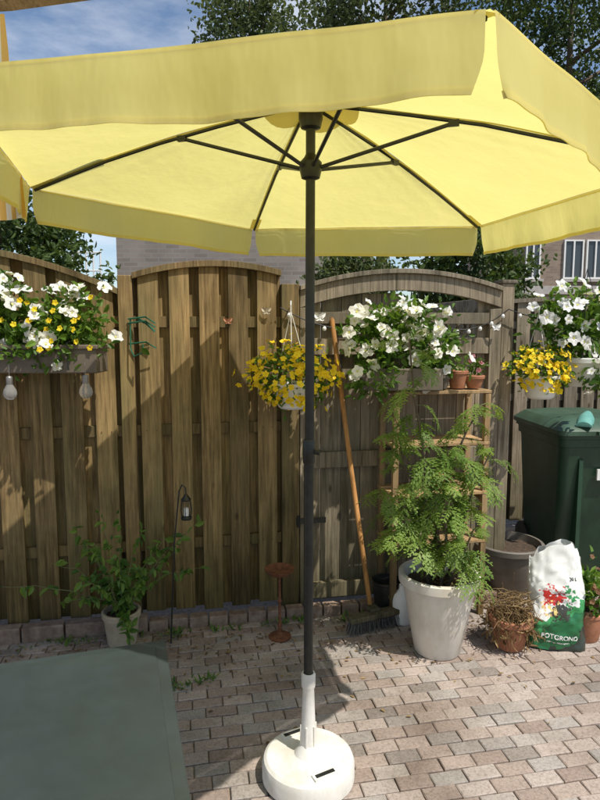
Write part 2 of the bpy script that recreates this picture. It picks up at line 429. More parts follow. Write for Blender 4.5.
for k in range(-4,12):
    x0 = .5+k*.06
    for sgn in (1,-1):
        xa, xb = (x0, x0+.17) if sgn > 0 else (x0+.17, x0)
        q = [(max(.5,min(1.0,xa)), 1.42), (max(.5,min(1.0,xb)), 1.63)]
        if abs(q[0][0]-q[1][0]) > .05:
            mb.tube([(q[0][0], .016+sgn*.004, q[0][1]), (q[1][0], .016+sgn*.004, q[1][1])], .006, 4)
mb.obj('gate_boards', M_grey, gate, smooth=False, bevel=.002)
mb = MB()
for z in (.5,1.3): mb.box((.05,-.054,z),(.16,.006,.03)); mb.tube([(-.02,-.06,z-.03),(-.02,-.06,z+.03)], .008)
mb.obj('hinges', M_metal, gate)

f2 = empty('wooden_fence', (1.2,4.5,0), rad(4))
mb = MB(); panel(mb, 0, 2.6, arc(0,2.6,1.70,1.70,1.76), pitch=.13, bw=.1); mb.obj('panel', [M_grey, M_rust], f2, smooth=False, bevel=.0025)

mb = MB(); s_ = -2.6
while s_ < 1.05:
    L = .20 if s_ < -.9 else .10
    h = .075 if s_ < -.9 else .055
    mb.box((s_+L/2, -.105+R.uniform(-.006,.006), h/2-.01), (L-.008, .06, h+.02+R.uniform(-.004,.004)), rot=Matrix.Rotation(R.uniform(-.03,.03),3,'Z')); s_ += L
mb.obj('brick_kerb', M_kerb, loc=(0,3.15,0), rot=(0,0,TH), smooth=False, bevel=.005)

# ------------------------------------------------------------------ umbrella
CX, CY = .028, 1.88
umb = empty('garden_parasol', (CX,CY,0))
AP = Vector((0,0,2.185))
cor = []
for i in range(6):
    a = rad(-76+60*i); cor.append(Vector((math.cos(a), math.sin(a), 1.962-.035*math.cos(a))))
def canopy(i, a, t, dz=0):
    e = cor[i].lerp(cor[(i+1)%6], a)
    rim = Vector((e.x*(1-.012*math.sin(math.pi*a)), e.y*(1-.012*math.sin(math.pi*a)), e.z))
    p = AP.lerp(rim, t)
    p.z += .022*math.sin(math.pi*t) - .028*math.sin(math.pi*a)*math.sin(math.pi*min(1,t*.95))**.8 if 0 < t < 1 else 0
    if t > .02: p.z += .0045*noise.noise(Vector((p.x*5,p.y*5,i)))
    ed = min(a,1-a)
    p.z += .0030*math.sin(ed*70)*math.exp(-ed*7)*t*(1-t)*4
    p.z += .0022*math.sin(a*44+i)*max(0,t-.75)*4*(1-t)*4
    p.z += dz
    return p
mb = MB()
for i in range(6):
    vs = []; fs = []; n = 44
    for j in range(n+1):
        for k in range(n+1): vs.append(canopy(i, k/n, max(j/n, .01)))
    for j in range(n):
        for k in range(n): fs.append((j*(n+1)+k, j*(n+1)+k+1, (j+1)*(n+1)+k+1, (j+1)*(n+1)+k))
    mb.add(vs, fs, 0, i/6)
mb.obj('canopy', M_canopy, umb, ang=80)
mb = MB(); mh = MB()
VH = .120
def val(i, a, h, off=0):
    inset = .018*(1-math.cos(min(1, max(0,(h-.35)/.65))*math.pi/2))
    aa = .006 + a*.988
    aa = min(max(aa, inset+.004), 1-inset-.004)
    e = canopy(i, aa, 1.0)
    mid = (cor[i]+cor[(i+1)%6])/2; od = Vector((mid.x, mid.y, 0)).normalized()
    wv = (.009*math.sin(a*11+i*2.1)+.006*math.sin(a*23+i)+.0025*math.sin(a*61+i*3))*h + .012*h*noise.noise(Vector((a*3,i*3.3,h)))
    drop = VH*h*(1+.03*math.sin(math.pi*a)) 
    return e + od*(.004+.012*h+wv+off) + Vector((0,0,-drop))
for i in range(6):
    n, q = 72, 8
    vs = []; fs = []
    for j in range(q+1):
        for k in range(n+1): vs.append(val(i, k/n, j/q))
    for j in range(q):
        for k in range(n): fs.append((j*(n+1)+k, j*(n+1)+k+1, (j+1)*(n+1)+k+1, (j+1)*(n+1)+k))
    mb.add(vs, fs, 0, i/6)
    for (h0, h1) in ((.0,.07),(.91,1.0)):
        vs = []; fs = []
        for j in range(2):
            for k in range(n+1): vs.append(val(i, k/n, (h0,h1)[j], -.0022))
        for k in range(n): fs.append((k, k+1, n+1+k+1, n+1+k))
        mh.add(vs, fs, 0, i/6)
mb.obj('valance', M_canopy, umb, ang=80); mh.obj('valance_hem', M_hem, umb, ang=80)
mb = MB()
for i in range(6):
    n = 6; vs = [canopy(i, k/n, .02, -.004) for k in range(n+1)] + [canopy(i, k/n, .15+.02*math.sin(math.pi*k/n), -.004) for k in range(n+1)]
    mb.add(vs, [(k,k+1,n+2+k,n+1+k) for k in range(n)])
    a = canopy(i,0,.90,-.003); b = canopy(i,0,.995,-.003); sd = Vector((-b.y,b.x,0)).normalized()*.02
    mb.add([a-sd,b-sd,b+sd,a+sd],[(0,1,2,3)])
    # seam allowance along each rib
    for j in range(20):
        t0 = .15+.75*j/20; t1 = .15+.75*(j+1)/20
        a = canopy(i,0,t0,-.0035); b = canopy(i,0,t1,-.0035); sd = Vector((-b.y,b.x,0)).normalized()*.007
        mb.add([a-sd,b-sd,b+sd,a+sd],[(0,1,2,3)])
mb.obj('patches', M_hem, umb)
mb = MB()
mb.tube([(0,0,.33),(0,0,1.13)], .0155, 20); mb.tube([(0.002,0,1.13),(.004,0,2.16)], .0145, 20)
mb.lathe([(.0155,1.08),(.019,1.085),(.019,1.155),(.0155,1.16)], 20)
mb.tube([(.015,0,1.12),(.034,-.006,1.12)], [.008,.010], 10)
mb.lathe([(.015,1.955),(.028,1.96),(.034,1.985),(.034,2.005),(.02,2.02),(.015,2.03)], 20, (.004,0,0))
mb.lathe([(.015,2.10),(.030,2.105),(.036,2.13),(.036,2.15),(.01,2.165)], 20, (.004,0,0))
for i in range(6):
    pts = [canopy(i, 0, t, -.011) for t in (.03,.15,.3,.5,.7,.85,.985)]
    mb.tube(pts, .0055, 6)
    q = canopy(i, 0, .42, -.017); u = Vector((cor[i].x, cor[i].y, 0)).normalized()
    mb.tube([Vector((.004,0,1.99))+u*.03, q], .0058, 6)
    mb.box(q, (.03,.014,.016), rot=Matrix.Rotation(math.atan2(u.y,u.x),3,'Z'))
mb.obj('pole_and_ribs', M_metal, umb)
mb = MB()
mb.lathe([(.001,2.18),(.02,2.185),(.022,2.2),(.012,2.22),(.014,2.24),(.001,2.255)], 16); mb.obj('finial', M_metal, umb)
mb = MB()
mb.lathe([(.001,.004),(.148,.004),(.156,.012),(.156,.060),(.150,.076),(.140,.083),(.06,.088),(.048,.092),(.040,.105),(.026,.125),(.0235,.20),(.019,.32),(.0225,.327),(.0235,.335),(.0235,.37),(.021,.375),(.017,.376)], 48)
for k in range(6):
    a = rad(60*k+15); mb.box((.0235*math.cos(a), .0235*math.sin(a), .150), (.010,.004,.09), rot=Matrix.Rotation(a,3,'Z'))
for a0 in (-62, 118):
    a = rad(a0); mb.box((.112*math.cos(a), .112*math.sin(a), .087), (.028,.085,.008), rot=Matrix.Rotation(a,3,'Z'))
mb.obj('base', M_whiteconc, umb, ang=30)
mb = MB()
for a0 in (-62, 118):
    a = rad(a0); mb.box((.112*math.cos(a), .112*math.sin(a), .0885), (.014,.068,.008), rot=Matrix.Rotation(a,3,'Z'))
mb.obj('handle_slot', M_metal, umb)

# ------------------------------------------------------------------ striped awning + beam
aw = empty('striped_awning')
mb = MB(); vs = []; fs = []; n = 24
for j in range(9):
    for k in range(n+1):
        a = k/n; x = -1.75 + a*.88; z0 = 1.86; z1 = 2.50 - a*.02
        vs.append((x - .02*(j/8)*a*8*.3, 2.02 + .025*math.sin(a*30)*(1-j/8) - a*.03, z0+(z1-z0)*j/8))
for j in range(8):
    for k in range(n): fs.append((j*(n+1)+k, j*(n+1)+k+1, (j+1)*(n+1)+k+1, (j+1)*(n+1)+k))
mb.add(vs, fs); mb.obj('fabric', M_stripe, aw, ang=80)
mb = MB(); mb.tube([(-1.9,2.10,2.515),(-.9,2.0,2.515),(-.47,1.91,2.52)], .022, 4); mb.obj('beam', M_shelf, aw)

# ------------------------------------------------------------------ table
tb = empty('garden_table', (-.345,1.455,0), rad(17))
mb = MB()
mb.box((-.55,-.42,.708),(1.10,.84,.022)); mb.box((-.55,-.42,.690),(1.07,.81,.02)); mb.box((-.55,-.42,.7195),(1.05,.79,.004))
mb.obj('top', M_table, tb, smooth=False, bevel=.005)
mb = MB()
for (x,y) in ((-.07,-.07),(-1.03,-.07),(-.07,-.77),(-1.03,-.77)): mb.tube([(x,y,0),(x,y,.68)], .018, 10)
mb.tube([(-.07,-.07,.6),(-.07,-.77,.6)], .01); mb.tube([(-.07,-.07,.6),(-1.03,-.07,.6)], .01)
mb.obj('legs', M_metal, tb)

# ------------------------------------------------------------------ plant helpers
def rdir(up=0.0):
    while True:
        v = Vector((R.uniform(-1,1), R.uniform(-1,1), R.uniform(-1,1)))
        if .1 < v.length < 1: v.normalize(); v.z += up; return v.normalized()
def bush(mb, c, rd, nleaf, nfl, ls, fs_, lm=0, pm=1, cm=2, shell=.5, front=(0,-.4,.3)):
    c = Vector(c)
    for i in range(nleaf):
        d = rdir(); q = R.uniform(shell,1)*(1+.5*noise.noise(d*2.4+c*3)) + (R.uniform(0,.4) if R.random() < .13 else 0)
        p = c + Vector((d.x*rd[0], d.y*rd[1], d.z*rd[2]))*q
        L = ls*R.uniform(.6,1.25)
        dd = (d*.7 + rdir()*.8 + Vector((0,0,.1))).normalized()
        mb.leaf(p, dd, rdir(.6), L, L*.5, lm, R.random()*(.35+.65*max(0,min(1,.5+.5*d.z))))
    for i in range(nfl):
        d = rdir(.15)
        if d.y > .35: d.y = -d.y
        p = c + Vector((d.x*rd[0], d.y*rd[1], d.z*rd[2]))*R.uniform(.8,1.22)*(1+.4*noise.noise(d*2.4+c*3))
        n = (d*.6 + Vector(front) + rdir()*.6).normalized()
        mb.flower(p, n, fs_*R.uniform(.65,1.15), pm, cm)
def pot(mb, c, rb, rt, h, rim=.008, rimh=.03, mat=0, sm=1, n=40):
    mb.lathe([(.001,.004),(rb*.96,.003),(rb,.008),(rt*.985,h-rimh),(rt+rim,h-rimh+.003),(rt+rim+.001,h-.004),(rt+rim-.004,h),(rt-.006,h),(rt*.95-.008,h*.80)], n, c, mat, .5)
    mb.disc((c[0],c[1],c[2]+h*.86), rt*.955, 24, sm, bump=.006)
def frond(mb, p, d, L, droop=.5, mat=0, rm=1, npair=9):
    p = Vector(p); d = Vector(d).normalized(); pts = [p.copy()]; seg = L/12
    rn = R.random(); yaw = R.uniform(-.06,.06)
    for k in range(12):
        d = (d + Vector((-d.y*yaw,d.x*yaw,-droop*.09))).normalized(); p = p + d*seg; pts.append(p.copy())
    mb.tube(pts[::3]+[pts[-1]], [.0018,.0016,.0013,.001,.0007,.0005][:len(pts[::3])+1], 3, rm)
    for k in range(npair):
        a = .18+.82*k/(npair-1); x = a*12; i0 = min(11,int(x)); q = pts[i0].lerp(pts[i0+1], x-i0)
        td = (pts[i0+1]-pts[i0]).normalized(); sd = td.cross(Vector((0,0,1)))
        if sd.length < .05: sd = Vector((1,0,0))
        sd.normalize(); up = sd.cross(td)
        for sg in (-1,1):
            PL = L*.36*math.sin(math.pi*(.18+.72*a))**.8*R.uniform(.7,1.15)
            pd = (td*.75 + sd*sg*.85 - up*.15 + rdir()*.28).normalized()
            nl = 4
            sdir = pd.cross(up).normalized()
            for j in range(nl+1):
                b = (j+.6)/nl; r0 = q + pd*PL*min(b,1) - Vector((0,0,.2*PL*b*b))
                ll = PL*.42*(1-.35*b)*R.uniform(.8,1.2)
                for s2 in ((-1,1) if j < nl else (0,)):
                    ld = (pd*.8 + sdir*s2*.7+rdir()*.15).normalized(); wd = ld.cross(up).normalized()*ll*.24
                    mb.add([r0, r0+ld*ll*.5-wd, r0+ld*ll, r0+ld*ll*.5+wd], [(0,1,2,3)], mat, min(1,max(0,rn*.6+R.random()*.4)))
            r1 = q + pd*PL - Vector((0,0,.2*PL)); wd = sdir*.0022
            mb.add([q-wd, q+wd, r1+wd, r1-wd], [(0,1,2,3)], mat, rn)

e = empty('potted_shrub')
PC = Vector((.650,2.70,0))
mb = MB(); pot(mb, PC, .108, .172, .385, .014, .045); mb.obj('pot', [M_pot, M_soil], e)
mb = MB()
for i in range(60):
    a = R.uniform(0,6.28); q = R.uniform(0,.15); L = R.uniform(.03,.07)
    mb.leaf(PC+Vector((q*math.cos(a),q*math.sin(a),.335)), rdir(.2), (0,0,1), L, L*.35, 0)
mb.obj('dry_litter', M_dry, e)
mb = MB(); ml = MB()
stems = [((.02,.0),[( -.03,-.06,.62),(-.10,-.10,.95),(-.16,-.14,1.22),(-.19,-.15,1.47)]),
         ((-.03,.02),[( -.02,.0,.6),(.02,-.03,.85),(.10,-.02,1.05),(.17,0,1.17)]),
         ((.04,.01),[(.08,-.01,.55),(.14,-.03,.8),(.22,-.02,.97)]),
         ((-.05,-.02),[(-.10,-.04,.52),(-.19,-.05,.66),(-.27,-.04,.78)]),
         ((.0,-.04),[(.01,-.08,.55),(-.01,-.10,.78),(.0,-.10,.98)]),
         ((-.04,.0),[(-.08,.02,.6),(-.16,.0,.85),(-.21,-.03,1.04)]),
         ((.03,-.05),[(.07,-.12,.5),(.11,-.15,.64)])]
for (b, pts) in stems:
    P = [PC+Vector((b[0],b[1],.33))]+[PC+Vector(q) for q in pts]
    mb.tube(P, [.009-.006*i/(len(P)-1) for i in range(len(P))], 7)
    tot = len(P)-1; nfr = int(5.6*tot)
    for k in range(nfr):
        a = .26+.74*k/(nfr-1); x = a*tot; i0 = min(tot-1,int(x)); q = P[i0].lerp(P[i0+1], x-i0)
        an = k*2.4+R.uniform(-.8,.8)
        up = .3+.9*max(0,a-.6)+R.uniform(-.2,.35)
        frond(ml, q, (math.cos(an), math.sin(an)*.8-.1, up), R.uniform(.15,.26)*(1-.3*a), R.uniform(.9,2.6), 0, 1, R.randint(6,8))
mb.obj('stems', M_bark, e); ml.obj('foliage', [M_leafB, M_stem], e, smooth=False)

e = empty('potted_climber'); C = Vector((-.86,2.76,0))
mb = MB(); pot(mb, C, .068, .085, .17, .006, .03); mb.obj('pot', [M_beige, M_soil], e)
mb = MB(); ml = MB()
ends = [(-.22,-.03,.62),(-.10,0,.68),(.0,.03,.66),(.12,.0,.60),(.22,.02,.52),(-.30,-.05,.42),(.32,.05,.50),(.16,-.12,.34),(-.15,-.12,.36),(.03,-.12,.48),(-.62,-.03,.30),(.40,.0,.62),(.10,-.15,.12),(-.05,.06,.5),(.18,.05,.42),(-.18,.0,.5),(-.08,-.1,.55),(.07,-.08,.3),(.13,-.2,.06),(-.25,-.1,.25),(.38,.05,.36)]
for (x,y,z) in ends:
    a = C+Vector((R.uniform(-.03,.03),R.uniform(-.03,.03),.14)); b = C+Vector((x,y,z))
    c1 = a.lerp(b,.45)+Vector((-x*.18,0,.10 if z<.45 else .03)); pts = []
    for k in range(9):
        t = k/8; pts.append(a*(1-t)**2+c1*2*t*(1-t)+b*t*t + rdir()*.008)
    mb.tube(pts, [.003-.002*k/8 for k in range(9)], 5)
    for k in range(24):
        t = R.uniform(.12,1)*8; i0 = min(7,int(t)); p = pts[i0].lerp(pts[i0+1], t-i0)
        L = R.uniform(.028,.062)
        ml.leaf(p, (rdir(-.15)+Vector((0,-.3,0))).normalized(), rdir(.8), L, L*.48, 0)
mb.obj('stems', M_stem, e); ml.obj('leaves', M_leafV, e, smooth=False)

e = empty('garden_lantern', (-.545,2.74,0)); mb = MB()
mb.tube([(-.08,.02,0),(-.05,.01,.5),(-.02,0,.76),(-.005,0,.79),(.01,0,.775),(.012,0,.75)], .004, 6)
for k in range(8):
    a = k*math.pi/4; cx_, sx_ = math.cos(a), math.sin(a)
    mb.tube([(.012+.004*cx_,.004*sx_,.745),(.012+.02*cx_,.02*sx_,.715),(.012+.026*cx_,.026*sx_,.67),(.012+.02*cx_,.02*sx_,.63)], .0018, 4)
mb.lathe([(.001,.622),(.024,.624),(.026,.634),(.02,.64),(.001,.64)], 14, (.012,0,0)); mb.lathe([(.022,.715),(.024,.72),(.01,.74),(.001,.75)], 14, (.012,0,0))
mb.obj('wire_lantern', M_metal, e)
mb = MB(); mb.lathe([(.001,.642),(.012,.642),(.012,.68),(.001,.682)], 12, (.012,0,0)); mb.obj('candle', M_whitepl, e)

mb = MB(); mb.lathe([(.001,0),(.055,0),(.056,.006),(.03,.016),(.012,.03),(.008,.05),(.012,.065),(.007,.08),(.006,.17),(.012,.185),(.007,.20),(.006,.30),(.014,.315),(.05,.325),(.072,.345),(.074,.352),(.068,.350),(.045,.333),(.001,.328)], 28)
mb.obj('rusty_candle_stand', M_rust, loc=(-.10,2.82,0))

# ------------------------------------------------------------------ flower box
e = empty('flower_box')
mb = MB(); mb.board(-1.62,-.90,2.66,2.82,1.315,1.435,1.435); mb.board(-1.63,-.89,2.65,2.83,1.42,1.442,1.442)
mb.obj('box', M_brownpot, e, rot=(0,0,0), smooth=False, bevel=.006)
mb = MB()
for x in (-1.5,-1.02): mb.tube([(x,2.645,1.33),(x,2.64,1.45),(x,2.92,1.50),(x,2.94,1.44)], .004, 6)
mb.obj('brackets', M_metal, e)
mb = MB(); bush(mb, (-1.42,2.73,1.57), (.27,.14,.18), 560, 24, .05, .038, shell=.35); bush(mb, (-1.10,2.75,1.52), (.22,.13,.13), 480, 14, .05, .036, shell=.35)
bush(mb, (-1.2,2.70,1.43), (.40,.10,.10), 340, 5, .045, .033, shell=.3)
for k in range(20):
    b = Vector((R.uniform(-1.5,-.92),2.72,1.48)); d = Vector((R.uniform(-.5,.6),R.uniform(-.3,.1),1)).normalized(); p = b
    for j in range(10):
        p = p + d*R.uniform(.014,.030); d = (d+rdir()*.15).normalized(); mb.leaf(p, rdir(.2), rdir(.5), .04, .018, 0)
    mb.flower(p, (d+Vector((0,-.6,0))), .034, 1, 2)
for k in range(34):
    p = Vector((R.uniform(-1.5,-.88), 2.60+R.uniform(-.03,.1), R.uniform(1.42,1.66))); mb.flower(p, (R.uniform(-.4,.4),-1,.3), .014, 3, 3)
mb.obj('petunias', [M_leafA,M_white,M_throat,M_yel], e, smooth=False)

def bulb(x, y, z):
    e = empty('hanging_light_bulb', (x,y,z)); mb = MB()
    mb.lathe([(.001,.0),(.014,.003),(.025,.014),(.029,.028),(.026,.045),(.016,.062),(.012,.072)], 20); mb.obj('glass', M_glass, e)
    mb = MB(); mb.lathe([(.013,.068),(.014,.07),(.014,.1),(.010,.105),(.001,.107)], 16); mb.tube([(0,0,.1),(0,.0,.16)], .0012, 4); mb.obj('cap', M_bulbcap, e)
bulb(-1.275,2.63,1.20); bulb(-.945,2.64,1.205)

def basket(name, c, r, hook, nfl=150):
    e = empty(name); c = Vector(c)
    mb = MB(); mb.lathe([(.001,-.13),(.06,-.13),(.072,-.12),(.098,-.02),(.106,-.018),(.106,-.004),(.094,-.002),(.09,-.03)], 28, c); mb.disc(c+Vector((0,0,-.03)), .09, 20, 1, bump=.004)
    mb.obj('pot', [M_whitepl, M_soil], e)
    mb = MB(); bush(mb, c+Vector((0,0,.03)), (r,r*.85,r*.74), 560, nfl, .034, .0175, pm=1, cm=1, shell=.45, front=(.1,-.3,.5))
    mb.obj('flowers', [M_leafA, M_yel], e, smooth=False)
    mb = MB()
    for k in range(3):
        a = k*2.094+.5; mb.tube([c+Vector((.1*math.cos(a),.1*math.sin(a),-.01)), hook], .0018, 5)
    h = Vector(hook); mb.tube([h, h+Vector((0,0,.03)), h+Vector((0,.03,.05)), h+Vector((0,.08,.04))], .003, 6)
    mb.obj('hanger', M_whitepl, e)
basket('hanging_flower_basket', (-.035,2.93,1.255), .20, (-.045,3.0,1.60), 260)
basket('hanging_flower_basket', (1.30,3.24,1.27), .16, (1.30,3.30,1.60), 150)

e = empty('petunia_planter')
mb = MB(); bush(mb, (.40,2.98,1.46), (.20,.13,.15), 460, 30, .045, .036, shell=.3); bush(mb, (.66,3.02,1.40), (.17,.12,.13), 380, 24, .045, .034, shell=.3); bush(mb, (.50,2.96,1.56), (.24,.1,.10), 240, 24, .042, .035, shell=.3)
bush(mb, (.36,2.92,1.28), (.13,.10,.12), 180, 4, .045, .03, shell=.3)
mb.obj('petunias', [M_leafA,M_white,M_throat], e, smooth=False)
mb = MB(); mb.board(.30,.70,2.93,3.08,1.21,1.32,1.32); mb.obj('box', M_brownpot, e, smooth=False, bevel=.006)
e = empty('petunia_basket')
mb = MB(); bush(mb, (1.50,3.30,1.54), (.24,.16,.20), 700, 40, .05, .038, shell=.3); bush(mb, (1.62,3.2,1.30), (.15,.12,.14), 300, 8, .045, .035, shell=.3)
mb.obj('petunias', [M_leafA,M_white,M_throat], e, smooth=False)
mb = MB(); pot(mb, (1.56,3.30,1.20), .09,.13,.16); mb.obj('pot', [M_whitepl,M_soil], e)
mb = MB(); h = Vector((1.56,3.32,1.84))
for k in range(3):
    a = k*2.094; mb.tube([(1.56+.13*math.cos(a),3.3+.13*math.sin(a),1.36), h], .0018, 5)
mb.obj('hanger', M_metal, e)

# ------------------------------------------------------------------ shelf
sh = empty('wooden_shelf', (.70,3.13,0), TH)
mb = MB()
for x in (-.245,.245):
    for y in (-.11,.10): mb.board(x-.015,x+.015,y-.013,y+.013,0,1.185,1.185)
for z in (.12,.40,.66,.92,1.187):
    for k in range(4): mb.board(-.262,.262,-.125+k*.064,-.125+k*.064+.056,z,z+.016,z+.016)
for x in (-.245,.245):
    for z in (.08,.62): mb.board(x-.008,x+.008,-.096,.086,z,z+.03,z+.03)
mb.obj('frame', M_shelf, sh, smooth=False, bevel=.002)

def potplant(name, c, rb, rt, h, mat, nl, ph, col=None, nf=0, ls=.03):
    e = empty(name, c); mb = MB(); pot(mb, (0,0,0), rb, rt, h, .004, .02, n=28); mb.obj('pot', [mat,M_soil], e)
    mb = MB(); bush(mb, (0,0,h+ph*.4), (rt*1.1,rt*1.1,ph*.6), nl, nf, ls, .014, shell=.1, pm=1, cm=1); mb.obj('plant', [M_leafA, col or M_white], e, smooth=False)
potplant('potted_plant', (.815,3.10,1.207), .038,.050,.095, M_terra, 25, .05)
potplant('potted_plant', (.90,3.10,1.207), .034,.050,.070, M_terra, 130, .10, leafmat('pink_petal',(.5,.15,.2),(.7,.35,.4)), 8, .025)
potplant('potted_plant', (.725,3.07,1.207), .03,.04,.07, M_brownpot, 60, .09)
potplant('potted_plant', (.75,3.08,.68), .04,.05,.09, M_terra, 60, .08)
potplant('potted_plant', (.60,3.08,.42), .05,.065,.12, M_beige, 60, .08)
mb = MB(); mb.lathe([(.001,0),(.05,0),(.055,.01),(.055,.13),(.045,.155),(.02,.175),(.016,.20),(.001,.20)], 24); mb.tube([(.045,0,.04),(.085,0,.07),(.085,0,.12),(.048,0,.14)], .006, 8)
mb.obj('plastic_jug', M_whitepl, loc=(.53,2.98,0.0))
mb = MB(); mb.lathe([(.001,0),(.06,0),(.075,.16),(.080,.165),(.080,.175),(.072,.172),(.058,.02)], 24); mb.obj('dark_bucket', M_metal, loc=(.46,3.06,.02))

# ------------------------------------------------------------------ broom
e = empty('broom')
mb = MB(); mb.tube([(.365,2.95,.07),(.26,3.04,.82),(.165,3.125,1.56)], .0125, 12); mb.tube([(.165,3.125,1.56),(.1635,3.126,1.572)], [.0125,.006], 12)
mb.obj('handle', M_broomwood, e)
rz = Matrix.Rotation(rad(24),3,'Z'); hc = Vector((.372,2.90,0))
mb = MB(); mb.box(hc+Vector((0,0,.075)), (.28,.06,.028), rot=rz); mb.box(hc+Vector((0,.025,.097)), (.06,.06,.02), rot=rz); mb.obj('head', M_grey, e, smooth=False, bevel=.006)
mb = MB()
for i in range(26):
    for j in range(5):
        p = hc + rz @ Vector((-.13+.26*i/25, -.024+.012*j, .062)); q = p + rz @ Vector((R.uniform(-.01,.01)+(i-12.5)*.0012, R.uniform(-.01,.01)+(j-2)*.004, -.060))
        for k in range(2): mb.tube([p, q+Vector((R.uniform(-.006,.006),R.uniform(-.006,.006),0))], .0018, 3)
mb.obj('bristles', M_bristle, e)

# ------------------------------------------------------------------ wheelie bin
e = empty('wheelie_bin', (1.80,3.80,0), rad(3))
mb = MB()
def loft(mb, secs, mat=0):
    vs = []; fs = []
    def ring(w, d, z, y0=0, r=.05):
        out_ = []
        for (sx_, sy_, a0) in ((1,1,0),(-1,1,90),(-1,-1,180),(1,-1,270)):
            for k in range(5):
                a = rad(a0+22.5*k); out_.append((sx_*(w/2-r)+r*math.cos(a), y0+sy_*(d/2-r)+r*math.sin(a), z))
        return out_
    for s_ in secs: vs += ring(*s_)
    n = 20
    for i in range(len(secs)-1):
        for k in range(n): fs.append((i*n+k, i*n+(k+1)%n, (i+1)*n+(k+1)%n, (i+1)*n+k))
    fs.append(tuple(range(n-1,-1,-1))); fs.append(tuple((len(secs)-1)*n+k for k in range(n)))
    mb.add(vs, fs, mat)
loft(mb, [(.46,.48,.04,.02),(.48,.50,.06,.02),(.55,.62,.80,0),(.555,.625,.82,0),(.575,.65,.825,0),(.58,.655,.87,0),(.60,.68,.875,0),(.60,.68,.90,0)])
for x in (-.16,.16): mb.board(x-.012,x+.012,-.318,-.25,.12,.75,.75)
mb.tube([(-.2,.37,.93),(.2,.37,.93)], .015, 10)
mb.obj('body', M_bin, e, ang=30)
mb = MB()
loft(mb, [(.62,.70,.895,-.005),(.63,.71,.90,-.005),(.63,.71,.925,-.005),(.60,.68,.94,-.005),(.52,.60,.972,.01),(.30,.40,.99,.03)])
mb.board(-.1,.1,-.385,-.34,.905,.925,.925)
mb.obj('lid', M_lid, e, ang=25)
mb = MB()
for x in (-.24,.24): mb.tube([(x-.02,.24,.10),(x+.02,.24,.10)], .10, 24)
mb.obj('wheels', M_metal, e)
mb = MB(); mb.box((-.02,-.322,.66),(.09,.012,.065)); mb.obj('label', M_whitepl, e)
e = empty('garden_clog', (1.70,3.54,.962), rad(60)); mb = MB()
prof = []
for k in range(11):
    t = k/10; prof.append((t*.24-.12, .036+.012*math.sin(t*3.14), .02+.038*math.sin(min(1,t*1.6)*1.7)))
vs=[]; fs=[]
for (x,wd,h) in prof:
    for j in range(9):
        a = math.pi*j/8; vs.append((x, wd*math.cos(a), h*math.sin(a)*(1 if x>-.02 or j in (0,1,7,8) else .9)))
for i in range(10):
    for j in range(8): fs.append((i*9+j,i*9+j+1,(i+1)*9+j+1,(i+1)*9+j))
fs.append(tuple(range(9))); fs.append(tuple(90+j for j in range(8,-1,-1)))
mb.add(vs, fs); mb.box((0,0,-.004),(.235,.085,.012)); mb.obj('shoe', M_teal, e)

mb = MB(); pot(mb, (0,0,0), .125,.185,.30,.012,.035); mb.obj('round_planter', [M_greypot,M_soil], loc=(1.20,3.35,0))

e = empty('dried_plant_pot', (1.005,2.73,0))
mb = MB(); pot(mb, (0,0,0), .065,.095,.16,.008,.03); mb.obj('pot', [M_terra,M_soil], e)
mb = MB()
for k in range(480):
    a = R.uniform(0,6.28); q = R.uniform(.02,.115); z = .10+R.uniform(0,.16)
    p = Vector((q*math.cos(a), q*math.sin(a), z)); d = rdir(); d.z *= .5; pts = [p]
    for j in range(4):
        d = (d+rdir()*.5+Vector((-pts[-1].x*3,-pts[-1].y*3,-.25))).normalized(); pts.append(pts[-1]+d*.028)
    mb.tube(pts, .0016, 3)
for k in range(120):
    a = R.uniform(0,6.28); mb.leaf((.11*math.cos(a),.11*math.sin(a),R.uniform(.05,.2)), rdir(-.5), rdir(), .045,.012)
mb.obj('dry_stems', M_dry, e)

# ------------------------------------------------------------------ soil bag
mb = MB(); vs=[]; fs=[]; nR, nZ = 72, 44
for j in range(nZ+1):
    t = j/nZ; z = .44*t
    wd = .138*(1-.14*t) ; dp = .09*(math.sin(math.pi*min(1,.18+t*.80))**.7)*(1-.55*t)+.012
    for k in range(nR):
        a = 2*math.pi*k/nR; cc, ss = math.cos(a), math.sin(a)
        x = wd*math.copysign(abs(cc)**.7, cc); y = dp*math.copysign(abs(ss)**.8, ss)
        nn = noise.noise(Vector((x*14, y*14+3, z*11)))*.026 + abs(noise.noise(Vector((x*34+z*20,y*30,z*28))))*.018
        tz = z + (.050*math.sin(cc*2.5+1)+.03*noise.noise(Vector((cc*3,ss*2,1))))*t*t
        vs.append((x*(1+nn*1.5)+.02*t-.03*t*t, y+nn*(1 if y>0 else -1)+.06*t, max(.003,tz)))
for j in range(nZ):
    for k in range(nR): fs.append((j*nR+k, j*nR+(k+1)%nR, (j+1)*nR+(k+1)%nR, (j+1)*nR+k))
fs.append(tuple(range(nR-1,-1,-1)))
mb.add(vs, fs, 0, .5); bag = mb.obj('potting_soil_bag', M_bag, loc=(1.225,2.76,0), rot=(0,rad(2),rad(-8)), ang=60)
bv = BVHTree.FromPolygons([Vector(v_) for v_ in vs], fs)
